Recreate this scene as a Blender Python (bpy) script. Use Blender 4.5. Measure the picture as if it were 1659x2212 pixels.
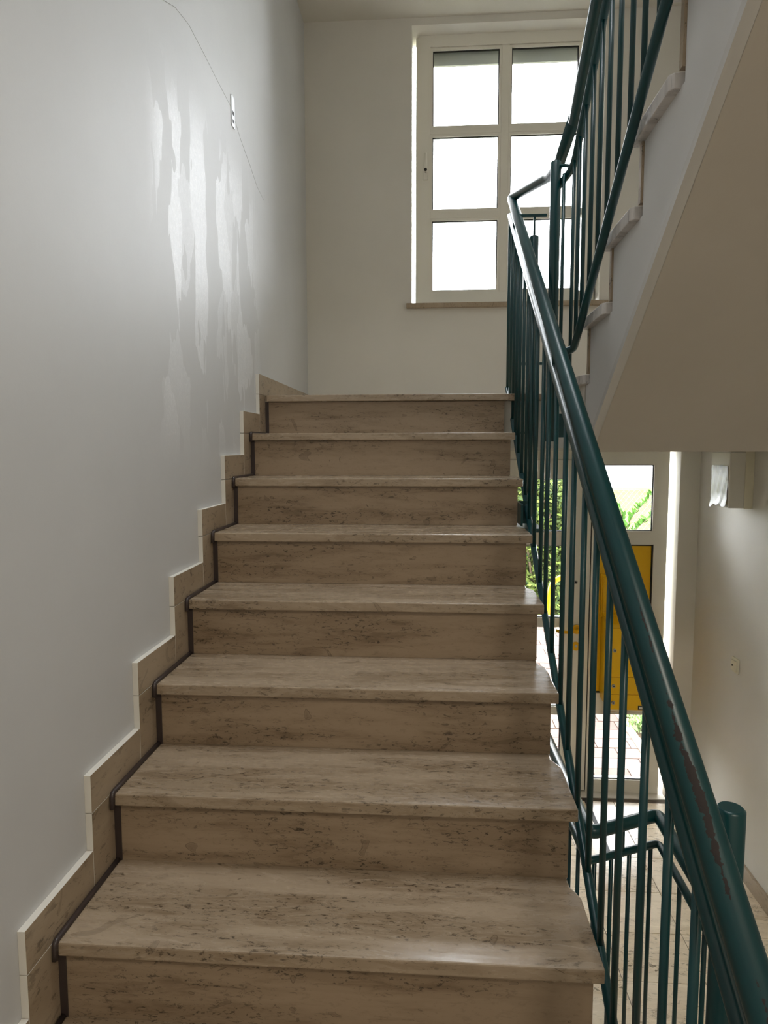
import bpy, bmesh, math, random
from mathutils import Vector, Matrix
random.seed(7)
S = bpy.context.scene
for o in list(bpy.data.objects): bpy.data.objects.remove(o)
COL = S.collection

# ------------------------------------------------------------ camera
F_PX, W_PX = 1486.3, 1659
YAW, PITCH, ROLL = 0.0707044, -0.0929813, -0.0016402
cy_, sy_, cp_, sp_ = math.cos(YAW), math.sin(YAW), math.cos(PITCH), math.sin(PITCH)
CAM_W = Vector((-sy_*cp_, cy_*cp_, sp_)); rt = Vector((cy_, sy_, 0)); up = rt.cross(CAM_W)
CAM_R = math.cos(ROLL)*rt + math.sin(ROLL)*up; CAM_U = -math.sin(ROLL)*rt + math.cos(ROLL)*up
cam = bpy.data.cameras.new('camera'); camo = bpy.data.objects.new('camera', cam); COL.objects.link(camo)
cam.sensor_fit = 'HORIZONTAL'; cam.sensor_width = 36; cam.lens = 36*F_PX/W_PX; cam.clip_start = 0.05; cam.clip_end = 300
M = Matrix((CAM_R, CAM_U, -CAM_W)).transposed().to_4x4(); M.translation = (0.7755, -3.1727, -0.2423)
camo.matrix_world = M
S.camera = camo

# ------------------------------------------------------------ sky and exposure
wd = bpy.data.worlds.new('overcast_sky'); S.world = wd; wd.use_nodes = True
bg = wd.node_tree.nodes['Background']; bg.inputs[0].default_value = (0.93, 0.97, 1.0, 1); bg.inputs[1].default_value = 5.0
S.view_settings.view_transform = 'Standard'; S.view_settings.look = 'None'
S.view_settings.gamma = 1; S.view_settings.use_curve_mapping = False
S.view_settings.exposure = 1.8
def portal(name, loc, rot, sx, sy):
    l = bpy.data.lights.new(name, 'AREA'); l.shape = 'RECTANGLE'; l.size = sx; l.size_y = sy; l.cycles.is_portal = True
    o = bpy.data.objects.new(name, l); COL.objects.link(o); o.location = loc; o.rotation_euler = rot; return o
R90 = math.pi/2
portal('window_daylight', (1.21, 1.475, 1.47), (-R90, 0, 0), 1.15, 1.66)
portal('door_daylight', (1.55, 1.475, -1.39), (-R90, 0, 0), 1.5, 2.26)
portal('upper_window_daylight', (1.21, 1.475, 4.0), (-R90, 0, 0), 1.15, 1.66)
portal('added_roof_daylight', (1.025, -1.425, 5.1), (0, 0, 0), 1.45, 1.45)  # portal for the added rooflight
def fill_light(name, loc, power, size, col=(1, .95, .88)):
    l = bpy.data.lights.new(name, 'AREA'); l.shape = 'DISK'; l.size = size; l.energy = power; l.color = col
    o = bpy.data.objects.new(name, l); COL.objects.link(o); o.location = loc; return o
fill_light('hall_fill_light', (1.8, -4.75, 2.06), 11, .34, (1, .92, .80))  # added fill light to brighten the hall, out of view

# ------------------------------------------------------------ helpers
def lin(r, g, b):
    f = lambda c: (c/255/12.92) if c/255 <= 0.04045 else ((c/255+0.055)/1.055)**2.4
    return (f(r), f(g), f(b), 1)

def mat(name, col=(200, 200, 200), rough=0.5, metal=0.0, spec=0.5, build=None):
    m = bpy.data.materials.new(name); m.use_nodes = True
    nt = m.node_tree; b = nt.nodes['Principled BSDF']
    b.inputs['Base Color'].default_value = lin(*col); b.inputs['Roughness'].default_value = rough
    b.inputs['Metallic'].default_value = metal; b.inputs['Specular IOR Level'].default_value = spec
    if build: build(nt, b)
    return m

def N(nt, t, **k):
    n = nt.nodes.new(t)
    for a, v in k.items():
        if a in n.inputs.keys() if hasattr(n.inputs, 'keys') else False: n.inputs[a].default_value = v
        else: setattr(n, a, v)
    return n
def L(nt, a, b): nt.links.new(a, b)
def coords(nt, scale=(1, 1, 1), rnd=True):
    tc = N(nt, 'ShaderNodeTexCoord'); mp = N(nt, 'ShaderNodeMapping'); mp.inputs['Scale'].default_value = scale
    if rnd:
        oi = N(nt, 'ShaderNodeObjectInfo'); mu = N(nt, 'ShaderNodeMath', operation='MULTIPLY'); mu.inputs[1].default_value = 37.0
        L(nt, oi.outputs['Random'], mu.inputs[0])
        ad = N(nt, 'ShaderNodeVectorMath', operation='ADD'); L(nt, tc.outputs['Object'], ad.inputs[0]); L(nt, mu.outputs[0], ad.inputs[1])
        L(nt, ad.outputs[0], mp.inputs[0])
    else: L(nt, tc.outputs['Object'], mp.inputs[0])
    return mp.outputs[0]
def noise(nt, vec, scale, detail=4, rough=0.55, dist=0):
    n = N(nt, 'ShaderNodeTexNoise'); n.inputs['Scale'].default_value = scale; n.inputs['Detail'].default_value = detail
    n.inputs['Roughness'].default_value = rough; n.inputs['Distortion'].default_value = dist; L(nt, vec, n.inputs['Vector']); return n.outputs['Fac']
def ramp(nt, fac, stops):
    r = N(nt, 'ShaderNodeValToRGB'); e = r.color_ramp.elements
    while len(e) < len(stops): e.new(0.5)
    for k, (p, c) in enumerate(stops): e[k].position = p; e[k].color = c if len(c) == 4 else (*c, 1)
    L(nt, fac, r.inputs[0]); return r.outputs[0]
def mix(nt, fac, a, b):
    m = N(nt, 'ShaderNodeMix', data_type='RGBA')
    for v, i in ((fac, 0), (a, 6), (b, 7)):
        if isinstance(v, (tuple, list)): m.inputs[i].default_value = v
        elif isinstance(v, (int, float)): m.inputs[i].default_value = v
        else: L(nt, v, m.inputs[i])
    return m.outputs[2]
def bump(nt, b, h, s, d=0.01):
    n = N(nt, 'ShaderNodeBump'); n.inputs['Strength'].default_value = s; n.inputs['Distance'].default_value = d
    L(nt, h, n.inputs['Height']); L(nt, n.outputs[0], b.inputs['Normal'])
def math_(nt, op, a, b=None):
    n = N(nt, 'ShaderNodeMath', operation=op)
    for i, v in enumerate((a, b)):
        if v is None: continue
        if isinstance(v, (int, float)): n.inputs[i].default_value = v
        else: L(nt, v, n.inputs[i])
    return n.outputs[0]

# --- materials
def travertine(base, dark, stretch, rough):
    def f(nt, b):
        st = Vector(stretch)
        band = ramp(nt, noise(nt, coords(nt, (st.x*.45, st.y*.8, st.z*.8)), 2.4, 4, .55, .5), [(0.42, (0, 0, 0)), (0.60, (1, 1, 1))])
        n1 = noise(nt, coords(nt, st), 4.5, 9, .68, .6)
        n2 = noise(nt, coords(nt, (st.x*1.5, st.y*.8, st.z*.8)), 20, 8, .75, .6)
        hi = [min(255, c+9) for c in base]
        c1 = mix(nt, band, lin(*hi), lin(*[int(.84*c+.16*d) for c, d in zip(base, dark)]))
        soft = math_(nt, 'MULTIPLY', ramp(nt, n1, [(0.50, (0, 0, 0)), (0.62, (1, 1, 1))]), math_(nt, 'ADD', math_(nt, 'MULTIPLY', band, .45), .12))
        c1 = mix(nt, soft, c1, lin(*dark))
        spk = math_(nt, 'MULTIPLY', ramp(nt, n2, [(0.555, (0, 0, 0)), (0.60, (1, 1, 1))]), math_(nt, 'ADD', math_(nt, 'MULTIPLY', band, .75), .14))
        c2 = mix(nt, spk, c1, lin(*[int(c*.56) for c in dark]))
        v2 = coords(nt, (1, 1.3, 1.6))
        fos = ramp(nt, noise(nt, v2, 6.5, 2, .45, 2.2), [(0.695, (0, 0, 0)), (0.703, (.7, .7, .7)), (0.715, (.18, .18, .18)), (0.74, (.3, .3, .3))])
        c3 = mix(nt, fos, c2, lin(*[int(c*0.68) for c in dark]))
        L(nt, c3, b.inputs['Base Color'])
        L(nt, ramp(nt, n1, [(0.3, (rough+.18,)*3), (0.6, (rough,)*3)]), b.inputs['Roughness'])
        bump(nt, b, n2, 0.03, 0.004)
    return f
M_TREAD = mat('travertine_tread', (197, 178, 155), .22, build=travertine((162, 144, 122), (118, 97, 73), (1.6, 7, 7), .20))
M_RISER = mat('travertine_riser', (190, 168, 142), .35, build=travertine((152, 132, 109), (104, 84, 62), (1.6, 7, 7.5), .30))
M_SKIRT = mat('travertine_skirting', (196, 178, 152), .3, build=travertine((164, 147, 124), (146, 128, 104), (4, 1.2, 3), .28))
M_MARBLE = mat('grey_marble_edge', (196, 192, 188), .4, build=travertine((205, 200, 196), (160, 152, 146), (2, 9, 1), .4))
M_TILE = mat('travertine_floor', (214, 198, 170), .12, spec=.4, build=travertine((222, 206, 180), (196, 174, 142), (1.0, 4, 4), .17))
M_GROUT = mat('dark_grout', (96, 84, 70), .8)
M_CAULK = mat('dark_caulk', (62, 52, 50), .35)

def plaster(col, rough, patchy=False):
    def f(nt, b):
        v = coords(nt, rnd=False)
        n = noise(nt, v, 1.6, 5, .6); fine = noise(nt, v, 140, 3, .6); mid = noise(nt, v, 30, 4, .6)
        c = ramp(nt, n, [(0.3, lin(*[x-7 for x in col])), (0.7, lin(*col))])
        sm = ramp(nt, noise(nt, coords(nt, (1, 1, .6), False), 9, 6, .75, 1.5), [(0.70, (0, 0, 0)), (0.80, (.35, .35, .35))])
        c = mix(nt, sm, c, lin(*[int(x*.78) for x in col])); L(nt, c, b.inputs['Base Color'])
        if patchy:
            # rubbed gloss paint: roughness varies, window sheen painted in as pale colour
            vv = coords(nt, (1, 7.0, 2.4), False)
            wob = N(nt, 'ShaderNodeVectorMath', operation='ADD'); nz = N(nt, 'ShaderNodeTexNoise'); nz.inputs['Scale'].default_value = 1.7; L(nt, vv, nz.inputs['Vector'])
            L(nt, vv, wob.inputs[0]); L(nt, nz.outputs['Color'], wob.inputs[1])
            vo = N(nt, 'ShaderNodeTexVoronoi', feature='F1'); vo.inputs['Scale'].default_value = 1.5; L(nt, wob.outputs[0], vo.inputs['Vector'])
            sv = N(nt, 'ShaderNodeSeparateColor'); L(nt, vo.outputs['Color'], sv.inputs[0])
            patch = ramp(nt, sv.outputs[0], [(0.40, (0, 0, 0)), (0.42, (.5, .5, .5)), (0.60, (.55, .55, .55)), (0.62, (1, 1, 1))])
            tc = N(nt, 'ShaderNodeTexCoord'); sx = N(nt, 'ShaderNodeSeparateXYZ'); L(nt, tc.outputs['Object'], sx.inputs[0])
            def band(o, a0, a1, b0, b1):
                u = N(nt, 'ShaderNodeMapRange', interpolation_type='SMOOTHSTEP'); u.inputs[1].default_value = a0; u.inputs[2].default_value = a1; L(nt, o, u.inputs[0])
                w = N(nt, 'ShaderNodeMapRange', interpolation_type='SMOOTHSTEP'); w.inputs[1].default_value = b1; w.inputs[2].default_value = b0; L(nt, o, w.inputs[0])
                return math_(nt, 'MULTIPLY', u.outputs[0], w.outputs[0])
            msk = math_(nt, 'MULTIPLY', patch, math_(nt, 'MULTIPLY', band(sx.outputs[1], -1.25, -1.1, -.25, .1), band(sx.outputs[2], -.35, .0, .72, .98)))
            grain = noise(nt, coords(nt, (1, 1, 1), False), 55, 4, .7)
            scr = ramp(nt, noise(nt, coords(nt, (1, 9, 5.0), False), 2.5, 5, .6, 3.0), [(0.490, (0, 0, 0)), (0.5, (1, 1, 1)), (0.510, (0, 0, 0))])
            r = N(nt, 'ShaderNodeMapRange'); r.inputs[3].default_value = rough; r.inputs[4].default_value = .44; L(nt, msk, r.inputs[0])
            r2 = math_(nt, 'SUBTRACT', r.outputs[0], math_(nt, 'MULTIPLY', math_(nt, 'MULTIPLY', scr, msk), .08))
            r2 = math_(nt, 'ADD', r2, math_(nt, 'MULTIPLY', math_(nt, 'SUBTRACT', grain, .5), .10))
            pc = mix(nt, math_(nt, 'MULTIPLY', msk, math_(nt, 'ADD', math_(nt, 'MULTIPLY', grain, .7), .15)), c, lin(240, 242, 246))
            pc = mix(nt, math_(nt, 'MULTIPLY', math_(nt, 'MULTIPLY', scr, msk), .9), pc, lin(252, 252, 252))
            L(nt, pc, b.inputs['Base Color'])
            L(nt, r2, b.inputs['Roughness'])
        h = math_(nt, 'ADD', math_(nt, 'MULTIPLY', fine, .35), mid)
        bump(nt, b, h, .10, .003)
    return f
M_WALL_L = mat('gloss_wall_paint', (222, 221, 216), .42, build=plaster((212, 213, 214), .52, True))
M_WALL = mat('white_wall_paint', (224, 218, 204), .6, build=plaster((226, 222, 213), .6))
M_CEIL = mat('ceiling_paint', (222, 218, 208), .8, build=plaster((222, 218, 208), .8))
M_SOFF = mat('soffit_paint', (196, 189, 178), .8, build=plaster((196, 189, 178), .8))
M_SLAB = mat('stair_side_paint', (214, 214, 214), .6, build=plaster((215, 214, 212), .6))
M_BEAD = mat('plaster_edge_band', (206, 204, 200), .65, build=plaster((206, 204, 200), .65))
M_CRACK = mat('hairline_crack', (168, 166, 160), .9)

def paint(worn):
    def f(nt, b):
        v = coords(nt, rnd=False)
        n = noise(nt, v, 60, 3, .6)
        c = ramp(nt, noise(nt, v, 3, 2), [(0.3, lin(0, 50, 55)), (0.7, lin(0, 60, 62))])
        if worn:
            tc = N(nt, 'ShaderNodeTexCoord'); sx = N(nt, 'ShaderNodeSeparateXYZ'); L(nt, tc.outputs['Object'], sx.inputs[0])
            wy = N(nt, 'ShaderNodeMapRange', interpolation_type='SMOOTHSTEP'); wy.inputs[1].default_value = -1.92; wy.inputs[2].default_value = -2.10; L(nt, sx.outputs[1], wy.inputs[0])
            cen = noise(nt, coords(nt, (0, 1, 0), False), 9, 3, .5); wid = noise(nt, coords(nt, (0.0, 1, 0), False), 6, 5, .65); rag = noise(nt, coords(nt, (1, 1, 1), False), 95, 4, .6)
            dx = math_(nt, 'ABSOLUTE', math_(nt, 'ADD', math_(nt, 'SUBTRACT', sx.outputs[0], 1.134), math_(nt, 'MULTIPLY', math_(nt, 'SUBTRACT', cen, .5), .016)))
            half = math_(nt, 'ADD', math_(nt, 'MULTIPLY', math_(nt, 'SUBTRACT', wid, .44), .040), math_(nt, 'MULTIPLY', math_(nt, 'SUBTRACT', rag, .5), .016))
            half = math_(nt, 'MULTIPLY', half, wy.outputs[0])
            low2 = math_(nt, 'GREATER_THAN', half, dx)
            c = mix(nt, low2, c, lin(36, 27, 25))
            L(nt, math_(nt, 'ADD', math_(nt, 'MULTIPLY', low2, .4), .32), b.inputs['Roughness'])
        L(nt, c, b.inputs['Base Color']); bump(nt, b, n, .04, .001)
    return f
M_GREEN = mat('teal_green_paint', (8, 88, 90), .32, build=paint(False))
M_RAIL = mat('worn_teal_green_paint', (8, 88, 90), .27, build=paint(True))
M_PVC = mat('white_window_plastic', (236, 232, 220), .35)
M_GASKET = mat('black_rubber_gasket', (22, 22, 24), .5)
M_YELLOW = mat('yellow_painted_metal', (250, 196, 8), .35)
M_YELLOWP = mat('bright_yellow_plastic', (246, 190, 10), .3)
M_METAL = mat('brushed_metal', (178, 176, 172), .35, metal=.9)
M_DARK = mat('dark_hole', (24, 22, 22), .6)
M_CREAM = mat('cream_plastic', (232, 226, 204), .4)
M_GREYP = mat('light_grey_housing', (222, 218, 208), .5)
M_SHUT = mat('grey_shutter_slat', (120, 122, 118), .6)
M_ALU = mat('pale_aluminium', (216, 218, 222), .4, metal=.3)
def film(nt, b):
    n = noise(nt, coords(nt, (1, 3, 1), False), 12, 4, .6, 1.2)
    L(nt, ramp(nt, n, [(0.35, lin(104, 92, 14)), (0.55, lin(126, 114, 38)), (0.7, lin(150, 142, 84))]), b.inputs['Base Color']); bump(nt, b, n, .08, .01)
M_FILM = mat('yellowed_glossy_film', (220, 210, 120), .3, spec=.25, build=film)
def paver_mat(nt, b):
    oi = N(nt, 'ShaderNodeObjectInfo'); c = ramp(nt, oi.outputs['Random'], [(0, lin(96, 80, 75)), (.5, lin(103, 89, 83)), (1, lin(110, 97, 92))])
    n = noise(nt, coords(nt), 30, 4); L(nt, mix(nt, math_(nt, 'MULTIPLY', n, .3), c, lin(60, 46, 40)), b.inputs['Base Color']); bump(nt, b, n, .2, .004)
M_PAVER = mat('red_grey_paver', (170, 140, 128), .9, spec=.1, build=paver_mat)
M_SOIL = mat('garden_soil', (96, 78, 58), .95)
def grass(nt, b):
    n = noise(nt, coords(nt, rnd=False), .6, 8, .7); L(nt, ramp(nt, n, [(.3, lin(84, 90, 50)), (.6, lin(100, 102, 64)), (.8, lin(112, 102, 76))]), b.inputs['Base Color'])
M_FIELD = mat('meadow_grass', (150, 160, 70), .9, spec=0, build=grass)
def leafm(a, c):
    def f(nt, b):
        oi = N(nt, 'ShaderNodeNewGeometry'); L(nt, ramp(nt, oi.outputs['Random Per Island'], [(0, lin(*a)), (1, lin(*c))]), b.inputs['Base Color'])
    return f
M_HEDGE = mat('hedge_leaves', (80, 110, 50), .6, spec=.1, build=leafm((26, 42, 26), (104, 118, 56)))
M_LEAF = mat('fresh_green_leaf', (90, 140, 40), .5, spec=.2, build=leafm((44, 84, 20), (70, 108, 34)))
M_TWIG = mat('grey_brown_twig', (92, 78, 60), .8)
M_LAV = mat('violet_flower', (118, 92, 178), .8)
M_LAVLEAF = mat('sage_green_leaf', (110, 140, 80), .7, build=leafm((90, 126, 66), (150, 176, 110)))
M_WIRE = mat('galvanised_wire', (120, 122, 112), .5, metal=.6)
M_KERB = mat('concrete_kerb', (180, 168, 152), .9)
M_RENDER = mat('outer_wall_render', (200, 196, 186), .9)
def glassm(nt, b):
    b.inputs['Transmission Weight'].default_value = 1; b.inputs['IOR'].default_value = 1.45
    tr = N(nt, 'ShaderNodeBsdfTransparent'); gl = N(nt, 'ShaderNodeBsdfGlossy'); gl.inputs['Roughness'].default_value = .02
    fr = N(nt, 'ShaderNodeFresnel'); fr.inputs[0].default_value = 1.5
    ms = N(nt, 'ShaderNodeMixShader'); L(nt, fr.outputs[0], ms.inputs[0]); L(nt, tr.outputs[0], ms.inputs[1]); L(nt, gl.outputs[0], ms.inputs[2])
    L(nt, ms.outputs[0], nt.nodes['Material Output'].inputs[0])
M_GLASS = mat('window_glass', (255, 255, 255), .02, build=glassm)

# --- mesh helpers
def box(bm, x0, x1, y0, y1, z0, z1, bev=0.0):
    vs = [bm.verts.new((x, y, z)) for z in (z0, z1) for x, y in ((x0, y0), (x1, y0), (x1, y1), (x0, y1))]
    fs = [(3, 2, 1, 0), (4, 5, 6, 7), (0, 1, 5, 4), (1, 2, 6, 5), (2, 3, 7, 6), (3, 0, 4, 7)]
    ff = [bm.faces.new([vs[i] for i in q]) for q in fs]
    if bev:
        es = {e for f in ff for e in f.edges}
        bmesh.ops.bevel(bm, geom=list(es), offset=bev, segments=2, profile=.6, affect='EDGES')
def prism(bm, pts, axis, a, b, bev=0.0):
    """extrude 2D polygon: axis 'x' pts=(y,z); 'y' pts=(x,z); 'z' pts=(x,y)"""
    def P(p, t): return {'x': (t, p[0], p[1]), 'y': (p[0], t, p[1]), 'z': (p[0], p[1], t)}[axis]
    A = [bm.verts.new(P(p, a)) for p in pts]; B = [bm.verts.new(P(p, b)) for p in pts]; n = len(pts)
    fs = [bm.faces.new(A), bm.faces.new(B[::-1])]
    for i in range(n): fs.append(bm.faces.new((A[i], B[i], B[(i+1) % n], A[(i+1) % n])))
    bmesh.ops.recalc_face_normals(bm, faces=fs)
    if bev: bmesh.ops.bevel(bm, geom=list({e for f in fs for e in f.edges}), offset=bev, segments=2, profile=.6, affect='EDGES')
def tube(bm, pts, r, seg=12, cap=True):
    pts = [Vector(p) for p in pts]; rings = []
    prev = None
    for i, p in enumerate(pts):
        d = (pts[min(i+1, len(pts)-1)]-pts[max(i-1, 0)]).normalized()
        if prev is None:
            a = Vector((0, 0, 1)) if abs(d.z) < .9 else Vector((1, 0, 0)); n = d.cross(a).normalized()
        else: n = (prev - d*prev.dot(d)).normalized()
        prev = n; m = d.cross(n)
        rr = r[i] if isinstance(r, (list, tuple)) else r
        if 0 < i < len(pts)-1:
            c = abs((pts[i]-pts[i-1]).normalized().dot(d)); rr2 = rr/max(c, .5)
        else: rr2 = rr
        rings.append([bm.verts.new(p + (n*math.cos(t)+m*math.sin(t))*rr) for t in (2*math.pi*k/seg for k in range(seg))])
    for a, b in zip(rings, rings[1:]):
        for k in range(seg):
            f = bm.faces.new((a[k], a[(k+1) % seg], b[(k+1) % seg], b[k])); f.smooth = True
    if cap: bm.faces.new(rings[0][::-1]); bm.faces.new(rings[-1])
def bend(pts, rad, n=6):
    """round the corners of a polyline"""
    pts = [Vector(p) for p in pts]; out = [pts[0]]
    for a, b, c in zip(pts, pts[1:], pts[2:]):
        r = min(rad, (b-a).length*.45, (c-b).length*.45)
        p, q = b+(a-b).normalized()*r, b+(c-b).normalized()*r
        for k in range(n+1):
            t = k/n; out.append(p*(1-t)**2+b*2*t*(1-t)+q*t*t)
    out.append(pts[-1]); return out
def meshof(name, bm):
    bmesh.ops.recalc_face_normals(bm, faces=bm.faces[:])
    me = bpy.data.meshes.new(name); bm.to_mesh(me); bm.free(); return me
def obj(name, me, m, parent=None, kind=None, label=None):
    if not isinstance(me, bpy.types.Mesh): me = meshof(name, me)
    if m is not None and not me.materials: me.materials.append(m)
    o = bpy.data.objects.new(name, me); COL.objects.link(o)
    if parent: o.parent = parent
    if kind: o['kind'] = kind
    if label: o['label'] = label
    return o
def thing(name, label, cat, loc=(0, 0, 0), group=None):
    o = bpy.data.objects.new(name, None); COL.objects.link(o); o.location = loc; o.empty_display_size = .1
    o['label'] = label; o['category'] = cat
    if group: o['group'] = group
    return o
def struct(name):
    o = bpy.data.objects.new(name, None); COL.objects.link(o); o['kind'] = 'structure'; o.empty_display_size = .1; return o
def B(*a, **k):
    bm = bmesh.new(); box(bm, *a, **k); return bm
def T(*a, **k):
    bm = bmesh.new(); tube(bm, *a, **k); return bm
def PR(*a, **k):
    bm = bmesh.new(); prism(bm, *a, **k); return bm
def cyl(bm, c, axis, r, h, seg=20):
    c = Vector(c); d = {'x': Vector((1, 0, 0)), 'y': Vector((0, 1, 0)), 'z': Vector((0, 0, 1))}[axis]
    tube(bm, [c-d*h/2, c+d*h/2], r, seg)

RISE, RUN, OV = .18, .27, .02
FL = -2.52           # hall floor
YB, YO = 1.221, 1.45  # back wall inner and outer face
XL, XR = -.02, 2.43
TOP = 5.0; YR = -5.3

# ------------------------------------------------------------ structure: walls, floor, ceiling
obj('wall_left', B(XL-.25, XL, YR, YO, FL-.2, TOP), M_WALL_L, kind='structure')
WIN = (.637, 1.785, .652, 2.287); DOOR = (.80, 2.31, FL, -.262); WIN2 = (.637, 1.785, 3.2, 4.8)
def pierced(name, x0, x1, z0, z1, y0, y1, holes, m):
    xs = sorted({x0, x1, *[h[0] for h in holes], *[h[1] for h in holes]}); zs = sorted({z0, z1, *[h[2] for h in holes], *[h[3] for h in holes]})
    bm = bmesh.new(); V = {}
    inside = lambda x, z: any(h[0] < x < h[1] and h[2] < z < h[3] for h in holes) or not (x0 < x < x1 and z0 < z < z1)
    def v(x, y, z):
        k = (x, y, z)
        if k not in V: V[k] = bm.verts.new(k)
        return V[k]
    for i in range(len(xs)-1):
        for j in range(len(zs)-1):
            a, b, c, d = xs[i], xs[i+1], zs[j], zs[j+1]
            if inside((a+b)/2, (c+d)/2): continue
            bm.faces.new((v(a, y0, c), v(b, y0, c), v(b, y0, d), v(a, y0, d)))
            bm.faces.new((v(a, y1, c), v(a, y1, d), v(b, y1, d), v(b, y1, c)))
            eps = 1e-4
            if inside(a-eps, (c+d)/2): bm.faces.new((v(a, y0, c), v(a, y0, d), v(a, y1, d), v(a, y1, c)))
            if inside(b+eps, (c+d)/2): bm.faces.new((v(b, y0, c), v(b, y1, c), v(b, y1, d), v(b, y0, d)))
            if inside((a+b)/2, c-eps): bm.faces.new((v(a, y0, c), v(a, y1, c), v(b, y1, c), v(b, y0, c)))
            if inside((a+b)/2, d+eps): bm.faces.new((v(a, y0, d), v(b, y0, d), v(b, y1, d), v(a, y1, d)))
    return obj(name, bm, m, kind='structure')
pierced('wall_back', XL, XR, FL-.2, TOP, YB, YO, [WIN, DOOR, WIN2], M_WALL)
wr = obj('wall_right', B(XR, XR+.25, YR, YO, FL-.2, TOP), M_WALL, kind='structure')
obj('wall_front', B(XL-.25, XR+.25, YR-.25, YR, FL-.2, TOP), M_WALL, kind='structure')
# ceiling: the half landing above, and the top of the stairwell
obj('ceiling', B(XL, XR, -.02, YB, 2.33, 2.55), M_CEIL, kind='structure')
RF = (.3, 1.75, -2.15, -.70)  # rooflight opening, added to fill the stairwell with daylight
bm = bmesh.new()
box(bm, XL-.25, RF[0], YR-.25, YO, TOP, TOP+.2); box(bm, RF[1], XR+.25, YR-.25, YO, TOP, TOP+.2)
box(bm, RF[0], RF[1], YR-.25, RF[2], TOP, TOP+.2); box(bm, RF[0], RF[1], RF[3], YO, TOP, TOP+.2)
obj('ceiling', bm, M_CEIL, kind='structure')
rw = struct('added_rooflight')  # glazing of the added rooflight, never in view
obj('glass_pane', B(*RF, TOP+.14, TOP+.15), M_GLASS, rw)
obj('glazing_bar', B(1.07, 1.13, RF[2], RF[3], TOP+.12, TOP+.17), M_PVC, rw)

# hall floor: slabs with open joints
fl = struct('floor')
obj('screed', B(XL, XR, YR, YB+.09, FL-.2, FL-.006), M_GROUT, fl)
ts = {}
xs = [XL, .41, .81, 1.21, 1.60, 1.95, 2.30, XR]
ys = []
y = -.05
ys = [-.05+.305*k for k in range(-17, 5)]
for j in range(len(ys)-1):
    off = 0 if j % 2 else .0
    for i in range(len(xs)-1):
        a, b = xs[i], xs[i+1]; c, d = max(ys[j], YR), min(ys[j+1], YB+.07)
        if d - c < .05: continue
        key = (round(b-a, 3), round(d-c, 3))
        if key not in ts: ts[key] = meshof('floor_tile', B(.0015, b-a-.0015, .0015, d-c-.0015, -.02, 0, bev=.0012)); ts[key].materials.append(M_TILE)
        o = obj('floor_tile', ts[key], None, fl); o.location = (a, c, FL)
# baseboards
bb = struct('baseboard_right')
for k in range(11):
    a = YB-.6*(k+1)+.002; b = YB-.6*k
    obj('skirting_tile', B(XR-.014, XR, max(a, YR), b, FL, FL+.085, bev=.002), M_SKIRT, bb)
bk = struct('baseboard_back')
obj('skirting_tile', B(2.31, XR-.014, YB-.014, YB, FL, FL+.085, bev=.002), M_SKIRT, bk)
obj('skirting_tile', B(2.298, 2.31, YB-.012, YB+.08, FL, FL+.085, bev=.002), M_SKIRT, bk)

# ------------------------------------------------------------ landing and stairs
ld = thing('stair_landing', 'stone-edged half landing under the window at the top of the lower flight', 'landing')
plan = [(XL, .05), (1.10, .05), (1.29, .035), (1.29, -.765), (XR, -.765), (XR, YB), (XL, YB)]
obj('slab', PR(plan, 'z', -.245, -.03), M_CEIL, ld)
obj('stone_floor', PR([(XL, .062), (1.09, .062), (1.09, .052), (1.30, .052), (1.30, -.74), (XR, -.74), (XR, YB), (XL, YB)], 'z', -.03, 0), M_TILE, ld)
obj('edge_stone', B(1.1178, 1.2675, .0, .05, -.03, 0.0005, bev=.002), M_RISER, ld)
obj('side_edge_stone', PR([(1.268, -.02), (1.268, -.765), (1.283, -.80), (1.305, -.80), (1.305, -.02)], 'z', -.03, .0005, bev=.002), M_MARBLE, ld)

low = thing('staircase', 'lower flight of brown travertine steps climbing to the window landing', 'staircase')
NL = 14
treadm = meshof('stair_tread', PR([(.006, 0), (1.117, 0), (1.117, RUN-.055), (1.108, RUN-.03), (1.098, RUN-.012), (1.098, RUN+OV+.02), (.006, RUN+OV+.02)], 'z', -.03, 0, bev=.0035)); treadm.materials.append(M_TREAD)
nosem = meshof('stair_tread', PR([(.006, 0), (1.117, 0), (1.117, .06), (.006, .06)], 'z', -.03, 0, bev=.0035)); nosem.materials.append(M_TREAD)
riserm = meshof('stair_riser', B(.012, 1.0995, 0, .02, .0005, RISE-.0305)); riserm.materials.append(M_RISER)
for i in range(NL):
    o = obj('stair_tread', nosem if i == 0 else treadm, None, low); o.location = (0, -i*RUN, -i*RISE + (.001 if i == 0 else 0))
    o = obj('stair_riser', riserm, None, low); o.location = (0, -i*RUN+OV, -(i+1)*RISE)
# concrete body below
pts = []
for i in range(NL):
    pts += [(-i*RUN+OV+.02, -i*RISE-.031), (-i*RUN+OV+.02, -(i+1)*RISE-.031)]
pts[-1] = (pts[-1][0], FL)
low_pts = pts + [(-(NL-1)*RUN+.35, FL), (.0405, -.30)]
obj('flight_body', PR(low_pts, 'x', .012, 1.098), M_SLAB, low)
def skirt_piece(poly, x1, parent):
    bm = PR(poly, 'x', XL, x1, bev=.001); me = meshof('skirting_tile', bm); me.materials.append(M_SKIRT); me.materials.append(M_WALL)
    for p in me.polygons:
        if p.normal.y < -.7 or p.normal.z > .7: p.material_index = 1
    return obj('skirting_tile', me, None, parent)
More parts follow.
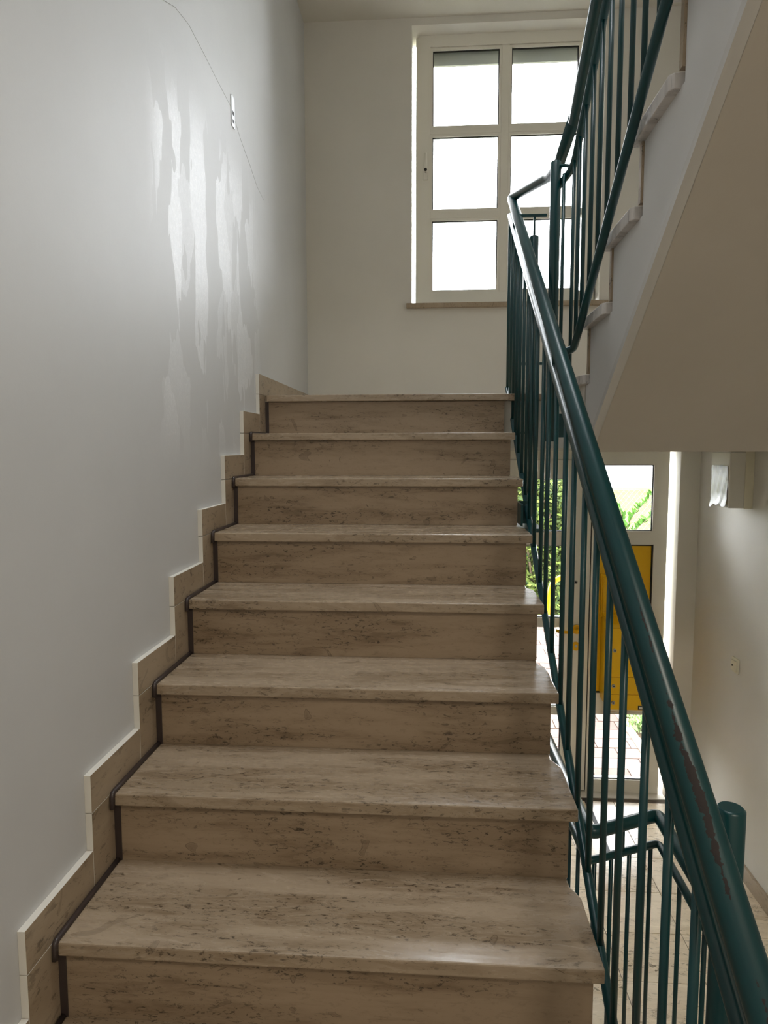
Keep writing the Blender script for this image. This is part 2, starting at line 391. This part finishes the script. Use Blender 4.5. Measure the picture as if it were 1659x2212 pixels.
# stepped skirting: one riser piece and one tread piece per step
sk = .09
for i in range(NL):
    yn, zn = -i*RUN, -i*RISE
    # horizontal piece above tread i, vertical piece in front of riser i
    if i == 0: skirt_piece([(-sk, 0), (-sk, sk), (YB, sk), (YB, 0)], -.004, low)
    else: skirt_piece([(yn-sk, zn), (yn-sk, zn+sk), (yn+RUN-sk-.0015, zn+sk), (yn+RUN-sk-.0015, zn)], -.004, low)
    skirt_piece([(yn-sk, zn-.0015), (yn-sk, zn-RISE), (yn+OV, zn-RISE), (yn+OV, zn-.0015)], -.004, low)
    if i:
        # mastic joint along wall, bulging
        obj('mastic_joint', T(bend([(.002, yn+RUN+OV-.004, zn+.002), (.002, yn-.002, zn+.002), (.002, yn-.004, zn-.036)], .01, 3), .0068, 6), M_CAULK, low)
    obj('mastic_joint', B(-.006, .012, yn+OV-.003, yn+OV+.016, zn-RISE, zn-.03), M_CAULK, low)

upf = thing('staircase', 'upper flight rising towards the viewer with grey marble tread ends and white soffit', 'staircase')
NU = 13; U0 = -.515
utread = meshof('stair_tread', PR([(1.268, -.004), (1.272, 0), (XR-.01, 0), (XR-.01, -RUN-OV), (1.277, -RUN-OV), (1.268, -RUN-OV+.012)], 'z', -.033, 0, bev=.003)); utread.materials.append(M_MARBLE)
uriser = meshof('stair_riser', B(1.285, XR-.012, -.02, 0, .0005, RISE-.0335)); uriser.materials.append(M_SKIRT)
for k in range(1, NU+1):
    o = obj('stair_tread', utread, None, upf); o.location = (0, U0-k*RUN, k*RISE)
    o = obj('stair_riser', uriser, None, upf); o.location = (0, U0-k*RUN-OV, (k-1)*RISE)
pts = []
for k in range(1, NU+1):
    pts += [(U0-k*RUN-OV-.021, (k-1)*RISE-.03), (U0-k*RUN-OV-.021, k*RISE-.034)]
SOFF = -.795
yend = U0-(NU+1)*RUN
pts += [(yend, NU*RISE-.034), (yend, SOFF-.6667*yend)]
ylow = (SOFF+.245)/.6667
pts += [(ylow, -.245), (ylow+.05, -.245), (ylow+.05, -.034)]
obj('flight_body', PR(pts, 'x', 1.291, XR-.004), M_SLAB, upf)
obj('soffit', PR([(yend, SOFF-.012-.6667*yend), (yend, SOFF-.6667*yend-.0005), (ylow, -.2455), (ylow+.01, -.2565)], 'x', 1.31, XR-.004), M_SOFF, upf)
obj('edge_band', PR([(yend, SOFF-.012-.6667*yend), (yend, SOFF+.02-.6667*yend), (ylow, -.225), (ylow+.01, -.2565)], 'x', 1.286, 1.311), M_BEAD, upf)
# upper floor slab behind the viewer, carrying the flight
obj('ceiling', B(XL, XR, YR, yend-.02, 2.14, 2.34), M_CEIL, kind='structure')

# ------------------------------------------------------------ railings
XA = 1.14; SL = RISE/RUN
def main_z(y, h): return SL*y+h
HH, HS, HB = .775, .678, -.146
rl = thing('stair_railing', 'teal green tube railing beside the lower flight with a worn handrail', 'railing')
YE = -3.9
Mtop = (XA, .233, main_z(.233, HH))
bm = T(bend([(XA, YE, main_z(YE, HH)), Mtop, (1.24, -.24, .846), (1.247, -.42, .828), (1.247, -.70, .868)], .025, 6), .021, 20)
obj('handrail', bm, M_RAIL, rl, label='handrail with brown worn patches where the paint is chipped')
stop = (XA, .285, main_z(.285, HS))
obj('top_rail', T([(XA, YE, main_z(YE, HS)), stop], .0125, 14), M_GREEN, rl)
obj('bottom_rail', T([(XA, YE, main_z(YE, HB)), (XA, .295, main_z(.295, HB))], .011, 14), M_GREEN, rl)
blen = HS-HB
barm = meshof('baluster', T([(0, 0, 0), (0, 0, blen)], .0072, 12)); barm.materials.append(M_GREEN)
ybar = [.286, .16, .04, -.075, -.19, -.313, -.435, -.56, -.69, -.84, -.955, -1.091, -1.245, -1.365, -1.498, -1.628, -1.754, -1.871, -2.012, -2.138, -2.254, -2.38]
ybar += [-2.38-.127*k for k in range(1, 12)]
for yb in ybar:
    o = obj('baluster', barm, None, rl); o.location = (XA, yb, main_z(yb, HB))
for yb in (-1.02, -2.45, .1):   # short pins between the handrail and the rail below
    obj('rail_pin', T([(XA, yb, main_z(yb, HS)), (XA, yb, main_z(yb, HH))], .006, 10), M_GREEN, rl)
# posts in the stair eye
def post(parent, x, y, z0, z1, r=.019):
    bm = bmesh.new(); tube(bm, [(x, y, z0), (x, y, z1-.004), (x, y, z1)], [r, r, r-.004], 24); o = obj('post', bm, M_GREEN, parent); return o
post(rl, 1.21, -.05, -.60, .672)
obj('post_pin', T([(1.21, -.05, .67), (1.21, -.05, .757)], .005, 10), M_GREEN, rl)
obj('cross_bar', B(XA, 1.262, -.056, -.044, .752, .763), M_GREEN, rl)
obj('cross_bar', B(XA, 1.262, -.056, -.044, .120, .131), M_GREEN, rl)
obj('cross_bar', B(XA, 1.20, -.056, -.044, -.182, -.172), M_GREEN, rl)
bm = B(1.100, 1.108, -.62, -.47, -.53, -.45, bev=.001); box(bm, 1.108, 1.16, -.49, -.478, -.535, -.448); box(bm, 1.108, 1.205, -.49, -.04, -.57, -.555)
obj('bracket', bm, M_GREEN, rl)
obj('bracket_bolt', (lambda b: (cyl(b, (1.12, -.494, -.49), 'y', .009, .008, 6), b)[1])(bmesh.new()), M_GREEN, rl)
post(rl, 1.205, -2.195, -1.98, -.757, .0205)
obj('bracket', B(1.1, 1.205, -2.205, -2.185, -1.93, -1.85), M_GREEN, rl)

ru = thing('stair_railing', 'teal green railing running up beside the marble-edged upper flight', 'railing')
XB = 1.247
def up_z(y, h): return -SL*y+h
UH, US, UB = .383, .237, -.43
YT = -3.7
yb0 = -.78
obj('handrail', T([(XB, -.70, up_z(-.70, UH)-.0), (XB, YT, up_z(YT, UH))], .021, 20), M_GREEN, ru)
obj('top_rail', T(bend([(1.215, -.52, .69), (XB, -.70, up_z(-.70, US)), (XB, YT, up_z(YT, US))], .05), .0125, 14), M_GREEN, ru)
obj('bottom_rail', T(bend([(1.20, -.76, up_z(-.76, UB)), (XB, -.775, up_z(-.775, UB)), (XB, YT, up_z(YT, UB))], .02, 4), .0125, 14), M_GREEN, ru)
ubm = meshof('baluster', T([(0, 0, 0), (0, 0, US-UB)], .007, 12)); ubm.materials.append(M_GREEN)
for yb in [-.80, -.885, -.985, -1.085, -1.183, -1.284, -1.393, -1.493]+[-1.493-.107*k for k in range(1, 20)]:
    o = obj('baluster', ubm, None, ru); o.location = (XB, yb, up_z(yb, UB))
for yb, zt in ((-.57, .70), (-.66, .70), (-.73, .735)):
    obj('baluster', T([(1.247-.05*(yb+.74)/.17 if yb > -.74 else XB, yb, -.02), (1.247-.05*(yb+.74)/.17 if yb > -.74 else XB, yb, zt)], .0062, 10), M_GREEN, ru)
post(ru, 1.205, -.60, -.22, .765, .0185)
obj('rail_pin', T([(1.205, -.60, .748), (1.232, -.62, .742), (1.247, -.70, .708)], .006, 10), M_GREEN, ru)
obj('bracket', B(1.20, 1.29, -.61, -.596, -.205, -.12), M_GREEN, ru)
obj('bracket', B(1.205, 1.285, -.605, -.59, -.05, -.035), M_GREEN, ru)

rg = thing('guard_railing', 'low teal guard railing standing on the hall floor behind the lower flight', 'railing')
GZ, GS = -1.45, -1.56
g = [(1.25, .0, GZ), (1.275, -1.07, GZ), (1.523, -.945, GZ), (1.50, -2.9, GZ)]
obj('handrail', T(bend(g, .03), .021, 18), M_RAIL and M_GREEN, rg)
g2 = [(1.245, .0, GS), (1.274, -1.045, GS), (1.535, -.925, GS), (1.515, -2.9, GS)]
obj('top_rail', T(bend(g2, .025), .0125, 14), M_GREEN, rg)
obj('bottom_rail', T([(p[0], p[1], FL+.08) for p in bend(g2, .025)], .011, 12), M_GREEN, rg)
gb = meshof('baluster', T([(0, 0, FL+.08), (0, 0, GS)], .0068, 10)); gb.materials.append(M_GREEN)
gx = [(1.245+.029*t, -1.045*t) for t in (.05, .17, .29, .41, .53, .65, .77, .89)] + [(1.30, -1.033), (1.36, -1.005), (1.425, -.977), (1.505, -.94)] + [(1.535-.02*k/15, -.925-.2-.2*(k)) for k in range(0, 10)]
for x, yb in gx:
    o = obj('baluster', gb, None, rg); o.location = (x, yb, 0)
obj('rail_pin', T([(1.40, -.99, GS), (1.395, -1.005, GZ)], .006, 10), M_GREEN, rg)
obj('floor_foot', T([(1.535, -.925, FL), (1.535, -.925, FL+.09)], .012, 12), M_GREEN, rg)
obj('floor_foot', T([(1.25, -.2, FL), (1.25, -.2, FL+.09)], .012, 12), M_GREEN, rg)
obj('floor_foot', T([(1.517, -2.8, FL), (1.517, -2.8, FL+.09)], .012, 12), M_GREEN, rg)

# ------------------------------------------------------------ windows
def ring(bm, x0, x1, z0, z1, w, y0, y1):
    wl, wr_, wb, wt = w if isinstance(w, tuple) else (w,)*4
    box(bm, x0, x0+wl, y0, y1, z0, z1); box(bm, x1-wr_, x1, y0, y1, z0, z1)
    box(bm, x0+wl, x1-wr_, y0, y1, z0, z0+wb); box(bm, x0+wl, x1-wr_, y0, y1, z1-wt, z1)
def pane_set(parent, x0, x1, z0, z1, y, gas=.006, glass=True):
    bm = bmesh.new(); ring(bm, x0-.002, x1+.002, z0-.002, z1+.002, gas, y+.002, y+.012); obj('gasket', bm, M_GASKET, parent)
    bm = bmesh.new(); ring(bm, x0-.016, x1+.016, z0-.016, z1+.016, .0145, y-.012, y+.012); obj('glazing_bead', bm, M_PVC, parent)
    if glass: obj('glass_pane', B(x0, x1, y+.014, y+.020, z0, z1), M_GLASS, parent)
def window(name, z_off, hdl=True):
    w = struct(name)
    F0 = 1.34
    zb, zt = .655+z_off, 2.30+z_off
    bm = bmesh.new(); ring(bm, .660, 1.80, zb-.02, zt, (.03, .03, .03, .03), F0+.012, F0+.075); obj('outer_frame', bm, M_PVC, w)
    bm = bmesh.new(); ring(bm, .680, 1.775, .678+z_off, 2.288+z_off, (.07, .075, .062, .068), F0-.01, F0+.06)
    bmesh.ops.remove_doubles(bm, verts=bm.verts, dist=1e-6); obj('sash', bm, M_PVC, w)
    cols = ((.766, 1.172), (1.250, 1.652)); rows = ((1.757, 2.202), (1.256, 1.690), (.757, 1.183))
    obj('glazing_bar', B(1.188, 1.234, F0-.006, F0+.055, .74+z_off, 2.22+z_off, bev=.002), M_PVC, w)
    for za, zb_ in ((1.706, 1.741), (1.199, 1.240)):
        for xa, xb in ((.75, 1.188), (1.234, 1.70)): obj('glazing_bar', B(xa, xb, F0-.005, F0+.055, za+z_off, zb_+z_off, bev=.002), M_PVC, w)
    for (xa, xb) in cols:
        for (za, zc) in rows: pane_set(w, xa, xb, za+z_off, zc+z_off, F0+.01)
    obj('shutter_slat', B(.665, 1.77, F0+.082, F0+.10, 2.155+z_off, 2.30+z_off), M_SHUT, w)
    if hdl:
        bm = B(.706, .735, F0-.022, F0-.010, 1.43, 1.50, bev=.004); h = obj('handle_plate', bm, M_PVC, w)
        obj('handle_lever', PR([(.712, 1.47), (.732, 1.47), (.728, 1.585), (.716, 1.585)], 'y', F0-.045, F0-.030, bev=.003), M_PVC, w)
        bm = bmesh.new(); cyl(bm, (.722, F0-.035, 1.48), 'y', .009, .03, 14); obj('handle_spindle', bm, M_DARK, w)
    return w
window('window_1', 0)
window('window_3', 2.53, False)
tr1 = obj('trim_1', B(.607, 1.835, YB-.03, 1.345, .622, .651, bev=.003), M_SKIRT, kind='structure')
obj('trim_2', B(.60, 1.83, YB-.03, 1.345, 3.155, 3.185, bev=.003), M_SKIRT, kind='structure')

# entrance: door leaf with glass, and glazed side panel
DY = 1.30
d1 = struct('door_1')
bm = bmesh.new()
box(bm, .815, .88, DY, DY+.07, FL, -.262); box(bm, .88, 1.80, DY, DY+.07, -.318, -.262)
box(bm, .88, 1.797, DY+.059, DY+.072, -.345, -.316); box(bm, .868, .90, DY+.059, DY+.072, FL, -.33); box(bm, 1.775, 1.80, DY+.059, DY+.072, FL, -.33); box(bm, .88, 1.797, DY+.059, DY+.072, FL, FL+.03)
obj('door_frame', bm, M_PVC, d1)
lx0, lx1 = .885, 1.788
rowsD = ((-.780, -.440), (-1.347, -.872), (-1.938, -1.405), (-2.395, -1.994))
bm = bmesh.new()
box(bm, lx0, 1.045, DY-.012, DY+.058, FL+.012, -.321); box(bm, 1.640, lx1, DY-.012, DY+.058, FL+.012, -.321)
zs = [FL+.012] + [z for r_ in rowsD[::-1] for z in r_] + [-.321]
for a, b in zip(zs[::2], zs[1::2]): box(bm, 1.045, 1.640, DY-.012, DY+.058, a, b)
obj('door_leaf', bm, M_PVC, d1)
for a, b in rowsD: pane_set(d1, 1.062, 1.622, a+.002, b-.002, DY-.002)
obj('door_seal', B(1.788, 1.796, DY, DY+.05, FL+.01, -.30), M_GASKET, d1)
# lever handle, key rose, spy hole, outer pull
bm = bmesh.new(); cyl(bm, (1.712, DY-.018, -1.418), 'y', .030, .012, 24); obj('handle_rose', bm, M_YELLOWP, d1)
bm = T(bend([(1.712, DY-.012, -1.418), (1.712, DY-.062, -1.418), (1.64, DY-.068, -1.428), (1.575, DY-.058, -1.418)], .03, 6), .010, 12); obj('lever_handle', bm, M_YELLOWP, d1)
bm = bmesh.new(); cyl(bm, (1.710, DY-.017, -1.530), 'y', .029, .010, 24); kr = obj('key_rose', bm, M_YELLOWP, d1)
bm = bmesh.new(); cyl(bm, (1.710, DY-.024, -1.527), 'y', .009, .008, 14); obj('lock_cylinder', bm, M_METAL, kr)
bm = bmesh.new(); cyl(bm, (1.700, DY-.014, -1.108), 'y', .013, .006, 18); sh = obj('spy_hole', bm, M_METAL, d1)
bm = bmesh.new(); cyl(bm, (1.700, DY-.018, -1.108), 'y', .006, .004, 12); obj('spy_lens', bm, M_DARK, sh)
bm = T(bend([(1.68, DY+.06, -1.085), (1.66, DY+.13, -1.09), (1.575, DY+.14, -1.14), (1.555, DY+.14, -1.25), (1.555, DY+.14, -1.36), (1.60, DY+.13, -1.43), (1.66, DY+.06, -1.40)], .06, 6), .017, 14)
obj('pull_handle', bm, M_YELLOWP, d1, label='bright yellow pull handle on the outside of the glass')

w2 = struct('window_2')
bm = bmesh.new()
xA, xB = 1.797, 2.268
box(bm, xA, 1.835, DY-.004, DY+.066, FL, -.266); box(bm, 2.186, xB, DY-.004, DY+.066, FL, -.266)
for a, b in ((-.344, -.266), (-.862, -.781), (-1.978, -1.845), (FL, -2.438)): box(bm, 1.835, 2.186, DY-.004, DY+.066, a, b)
obj('side_frame', bm, M_PVC, w2)
pane_set(w2, 1.846, 2.172, -.772, -.354, DY+.004)
pane_set(w2, 1.846, 2.172, -2.430, -1.986, DY+.004)
bm = bmesh.new(); ring(bm, 1.835, 2.186, -1.845, -.862, .009, DY+.004, DY+.02); obj('gasket', bm, M_GASKET, w2)
obj('panel', B(1.842, 2.179, DY+.012, DY+.04, -1.838, -.869), M_YELLOW, w2, label='flat yellow infill panel')

lb = thing('letterbox', 'yellow letterbox with three locked flaps on the glazed side panel by the door', 'letterbox')
bm = PR([(1.312, -1.835), (1.312, -1.06), (1.285, -1.06), (1.270, -1.075), (1.270, -1.30), (1.245, -1.318), (1.075, -1.33), (1.068, -1.345), (1.068, -1.866), (1.29, -1.866), (1.29, -1.835)], 'x', 1.872, 2.100, bev=.002)
obj('housing', bm, M_YELLOW, lb)
obj('back_plate', B(1.862, 2.112, 1.285, 1.311, -1.335, -1.055, bev=.003), M_YELLOW, lb)
for z0, z1, zl in ((-1.655, -1.350, -1.488), (-1.765, -1.658, -1.712), (-1.864, -1.768, -1.818)):
    fp = obj('flap', B(1.876, 2.096, 1.058, 1.069, z0, z1, bev=.0015), M_YELLOW, lb)
    bm = bmesh.new(); cyl(bm, (1.898, 1.055, zl), 'y', .011, .010, 18); lk = obj('lock', bm, M_METAL, fp)
    bm = bmesh.new(); cyl(bm, (1.898, 1.051, zl), 'y', .0045, .006, 10); obj('keyhole', bm, M_DARK, fp)
obj('name_plate', B(2.050, 2.094, 1.055, 1.059, -1.86, -1.835), M_DARK, lb)
obj('name_card', B(2.056, 2.088, 1.053, 1.056, -1.855, -1.840), M_PVC, lb)

# ------------------------------------------------------------ small fittings
wb = thing('wall_box', 'light grey box with a peeling yellow film, high on the right wall', 'box')
obj('back_box', B(XR-.045, XR, .505, .745, -.560, -.262, bev=.002), M_CREAM, wb)
obj('cover', B(2.305, XR-.046, .50, .738, -.558, -.268, bev=.006), M_GREYP, wb)
bm = bmesh.new(); nseg = 14
fr = []
for i in range(nseg+1):
    t = i/nseg; yy = .515+t*.205; zb = -.548 - .012*abs(math.sin(t*9)) + .012*math.sin(t*4)
    fr.append([bm.verts.new((2.3035-.004*math.sin(t*math.pi*3+zz*4)**2-.010*(zz == 0), yy, zb+(-.338-zb)*zz/6)) for zz in range(7)])
for a, b in zip(fr, fr[1:]):
    for k in range(6): f = bm.faces.new((a[k], a[k+1], b[k+1], b[k])); f.smooth = True
obj('film', bm, M_FILM, wb, label='glossy yellowed film')
ls = thing('light_switch', 'cream light switch with a dark indicator dot on the right wall', 'switch')
obj('switch_plate', B(XR-.010, XR, .565, .648, -1.465, -1.383, bev=.006), M_CREAM, ls)
obj('rocker', B(XR-.019, XR-.009, .580, .633, -1.452, -1.397, bev=.003), M_CREAM, ls)
bm = bmesh.new(); cyl(bm, (XR-.020, .610, -1.424), 'x', .005, .004, 12); obj('indicator', bm, M_DARK, ls)
hp = thing('metal_plate', 'small upright metal plate with two holes on the glossy left wall', 'plate')
obj('plate', B(XL, XL+.004, -.395, -.352, 1.02, 1.135, bev=.001), M_ALU, hp)
obj('hole', B(XL+.0035, XL+.0048, -.385, -.365, 1.064, 1.078), M_DARK, hp)
obj('hole', B(XL+.0035, XL+.0048, -.385, -.365, 1.034, 1.046), M_DARK, hp)
# hairline crack: thin groove line on the left wall
cr = [(-1.084, 1.061), (-.98, 1.10), (-.86, 1.13), (-.70, 1.11), (-.55, 1.10), (-.40, 1.09), (-.26, 1.02), (-.12, .98), (.0, .93), (.12, .91)]
bm = T([(XL+.0002, a, b+.008*math.sin(a*23)) for a, b in cr], .0006, 4); obj('crack', bm, M_CRACK, bpy.data.objects['wall_left'])

for x, y, z, lab in ((1.8, -4.75, 2.14, 'round white lamp added for fill light under the upper floor slab, out of view'),):
    t = thing('fill_lamp', lab, 'lamp', (x, y, z))  # unseen lamp body added around the hall fill light
    bm = bmesh.new(); cyl(bm, (0, 0, -.02), 'z', .19, .04, 32); obj('fill_lamp_base', bm, M_PVC, t)

# ------------------------------------------------------------ outside
GZ0 = -2.60
gr = obj('ground', PR([(-8, YO), (22, YO), (22, 38), (-8, 38)], 'z', GZ0-.3, GZ0-.03), M_FIELD, kind='structure')
pv = struct('path')
obj('sand_bed', B(.2, 2.46, YO, 6.2, GZ0-.05, GZ0-.012), M_SOIL, pv)
pm = {}
row = 0; yy = YO+.01
while yy < 6.1:
    x = .25 - (.13 if row % 2 else 0); 
    while x < 2.38:
        a, b = max(x, .25), min(x+.262, 2.40)
        if b-a > .03:
            key = round(b-a, 3)
            if key not in pm: pm[key] = meshof('paver', B(.003, b-a-.003, .003, .173, -.05, 0, bev=.004)); pm[key].materials.append(M_PAVER)
            o = obj('paver', pm[key], None, pv); o.location = (a, yy, GZ0+random.uniform(-.003, .003))
        x += .262
    yy += .178; row += 1
kb = struct('kerb')
for k in range(5): obj('kerb_stone', B(2.405, 2.465, YO+.02+k*.92, YO+.92+k*.92, GZ0-.06, GZ0+.012, bev=.006), M_KERB, kb)
obj('trim_3', B(1.765, 1.79, .55, 1.20, FL-.01, FL+.003), M_DARK, kind='structure')
obj('sill_step', B(.80, 2.31, 1.38, YO+.08, FL-.2, FL-.03), M_KERB, kind='structure')
def leaves(bm, centre, radius, n, size, shell=.55):
    c = Vector(centre); R = Vector(radius)
    for _ in range(n):
        d = Vector((random.gauss(0, 1), random.gauss(0, 1), random.gauss(0, 1))).normalized(); t = shell+(1-shell)*random.random()
        p = c+Vector((d.x*R.x, d.y*R.y, d.z*R.z))*t
        a = Vector((random.gauss(0, 1), random.gauss(0, 1), random.gauss(0, 1))).normalized(); n2 = a.orthogonal().normalized(); s = size*random.uniform(.6, 1.3)
        v = [p-a*s, p+n2*s*.45, p+a*s, p-n2*s*.45]
        bm.faces.new([bm.verts.new(q) for q in v])
for (cx, cyy, h, r, lab) in ((2.36, 6.9, 2.35, .80, 'dense garden bush behind the door glass, at the end of the paved path'), (.15, 7.2, 2.3, .9, 'second garden bush, left of the one at the end of the path')):
    t = thing('garden_bush', lab, 'bush', (cx, cyy, GZ0))
    bm = bmesh.new()
    for q in range(16):
        leaves(bm, ((q % 3-1)*.48*r+random.uniform(-.1, .1), random.uniform(-.25, .25)*r, h*(.10+.8*(q//3)/5)), (r*.5, r*.45, h*.15), 1000, .05, .3)
    obj('foliage', bm, M_HEDGE, t, kind='stuff')
    bm = bmesh.new()
    for _ in range(6): tube(bm, [(random.uniform(-.1, .1), random.uniform(-.1, .1), -.05), (random.uniform(-.3, .3), random.uniform(-.2, .2), h*.5), (random.uniform(-.5, .5), random.uniform(-.3, .3), h*.85)], [.025, .015, .006], 6)
    obj('stems', bm, M_TWIG, t, kind='stuff')
# chain link fence
fe = thing('wire_fence', 'chain link wire fence in front of the meadow beyond the door', 'fence', (0, 8.4, GZ0))
bm = bmesh.new(); H_, w_ = 1.66, .085
def wire(a, b):
    tube(bm, [a, b], .0034, 3, False)
x = 2.6
while x < 7.5:
    wire((x, 0, 0), (x+H_*.8, .004, H_)); wire((x, .004, 0), (x-H_*.8, 0, H_)); x += w_
obj('wire_mesh', bm, M_WIRE, fe, kind='stuff')
obj('line_wire', T([(1.2, 0, H_), (8.8, 0, H_)], .004, 6), M_WIRE, fe)
for x in (3.2, 5.6, 8.0): obj('fence_post', T([(x, .03, -.2), (x, .03, H_+.05)], .022, 10), M_WIRE, fe)
# leafy branch
sb = thing('leafy_shrub', 'slender shrub branch with fresh green leaves in front of the fence', 'shrub', (0, 0, 0))
base = Vector((2.95, 5.0, GZ0)); tip = Vector((3.42, 5.05, -.72))
stems = [bend([base, (2.98, 5.0, -1.4), (3.08, 5.0, -1.05), tip], .3, 8), bend([(2.99, 5.0, -1.35), (3.2, 4.95, -1.12), (3.36, 4.95, -1.0)], .2, 6), bend([(3.0, 5, -1.3), (3.02, 5.1, -1.1), (2.98, 5.1, -.95)], .1, 5)]
for s in stems: obj('stem', T(s, .004, 6), M_TWIG, sb)
bm = bmesh.new()
prof = [(0, 0), (.012, .011), (.028, .014), (.043, .009), (.052, 0)]
ctr = [bm.verts.new((0, a, -.004*math.sin(a*60))) for a, b in prof]; lf = [ctr[0]]+[bm.verts.new((-b, a, .004)) for a, b in prof[1:-1]]+[ctr[-1]]; rg_ = [ctr[0]]+[bm.verts.new((b, a, .004)) for a, b in prof[1:-1]]+[ctr[-1]]
for side in (lf, rg_):
    for i in range(4):
        vs = [ctr[i], ctr[i+1], side[i+1], side[i]]; vs = list(dict.fromkeys(vs))
        if len(vs) > 2: bm.faces.new(vs)
lm = meshof('leaf', bm); lm.materials.append(M_LEAF)
for s in stems:
    for k, p in enumerate(s):
        if p.z < -1.5: continue
    pts_ = [p for p in s if p.z > -1.45]
    for a, b in zip(pts_, pts_[1:]):
        m_ = max(1, int((b-a).length/.035))
        for q in range(m_):
            for sd in (-1, 1):
                o = obj('leaf', lm, None, sb); o.location = a.lerp(b, (q+random.random())/m_)
                o.rotation_euler = (random.uniform(.6, 1.6), random.uniform(-.5, .5), sd*random.uniform(.5, 1.5)); o.scale = (1.7*random.uniform(.7, 1.2),)*3
# lavender border
for i, (x, yy, lab) in enumerate(((2.56, 2.55, 'flowering plant with violet spikes nearest the door, beside the path'), (2.60, 2.95, 'second flowering plant with violet spikes along the path'), (2.70, 3.45, 'third and farthest flowering plant with violet spikes along the path'))):
    t = thing('flowering_plant', lab, 'plant', (x, yy, GZ0-.03), 'violet flowering plants along the path')
    bm = bmesh.new(); leaves(bm, (0, 0, .11), (.22, .2, .13), 420, .03, .1); obj('foliage', bm, M_LAVLEAF, t, kind='stuff')
    for k in range(7):
        a = random.uniform(0, 6.28); rr = random.uniform(.05, .2); q = Vector((math.cos(a)*rr-.06, math.sin(a)*rr, random.uniform(.18, .30)))
        bm = T([(q.x*.5, q.y*.5, .05), q], .002, 5); st = obj('flower_stalk', bm, M_LAVLEAF, t)
        obj('flower_spike', T([q, q+Vector((0, 0, .02)), q+Vector((.005, 0, .05)), q+Vector((.008, 0, .085))], [.010, .017, .014, .004], 8), M_LAV, st)
obj('flower_bed', B(2.47, 5.5, YO, 4.6, GZ0-.06, GZ0-.025), M_SOIL, kind='structure')
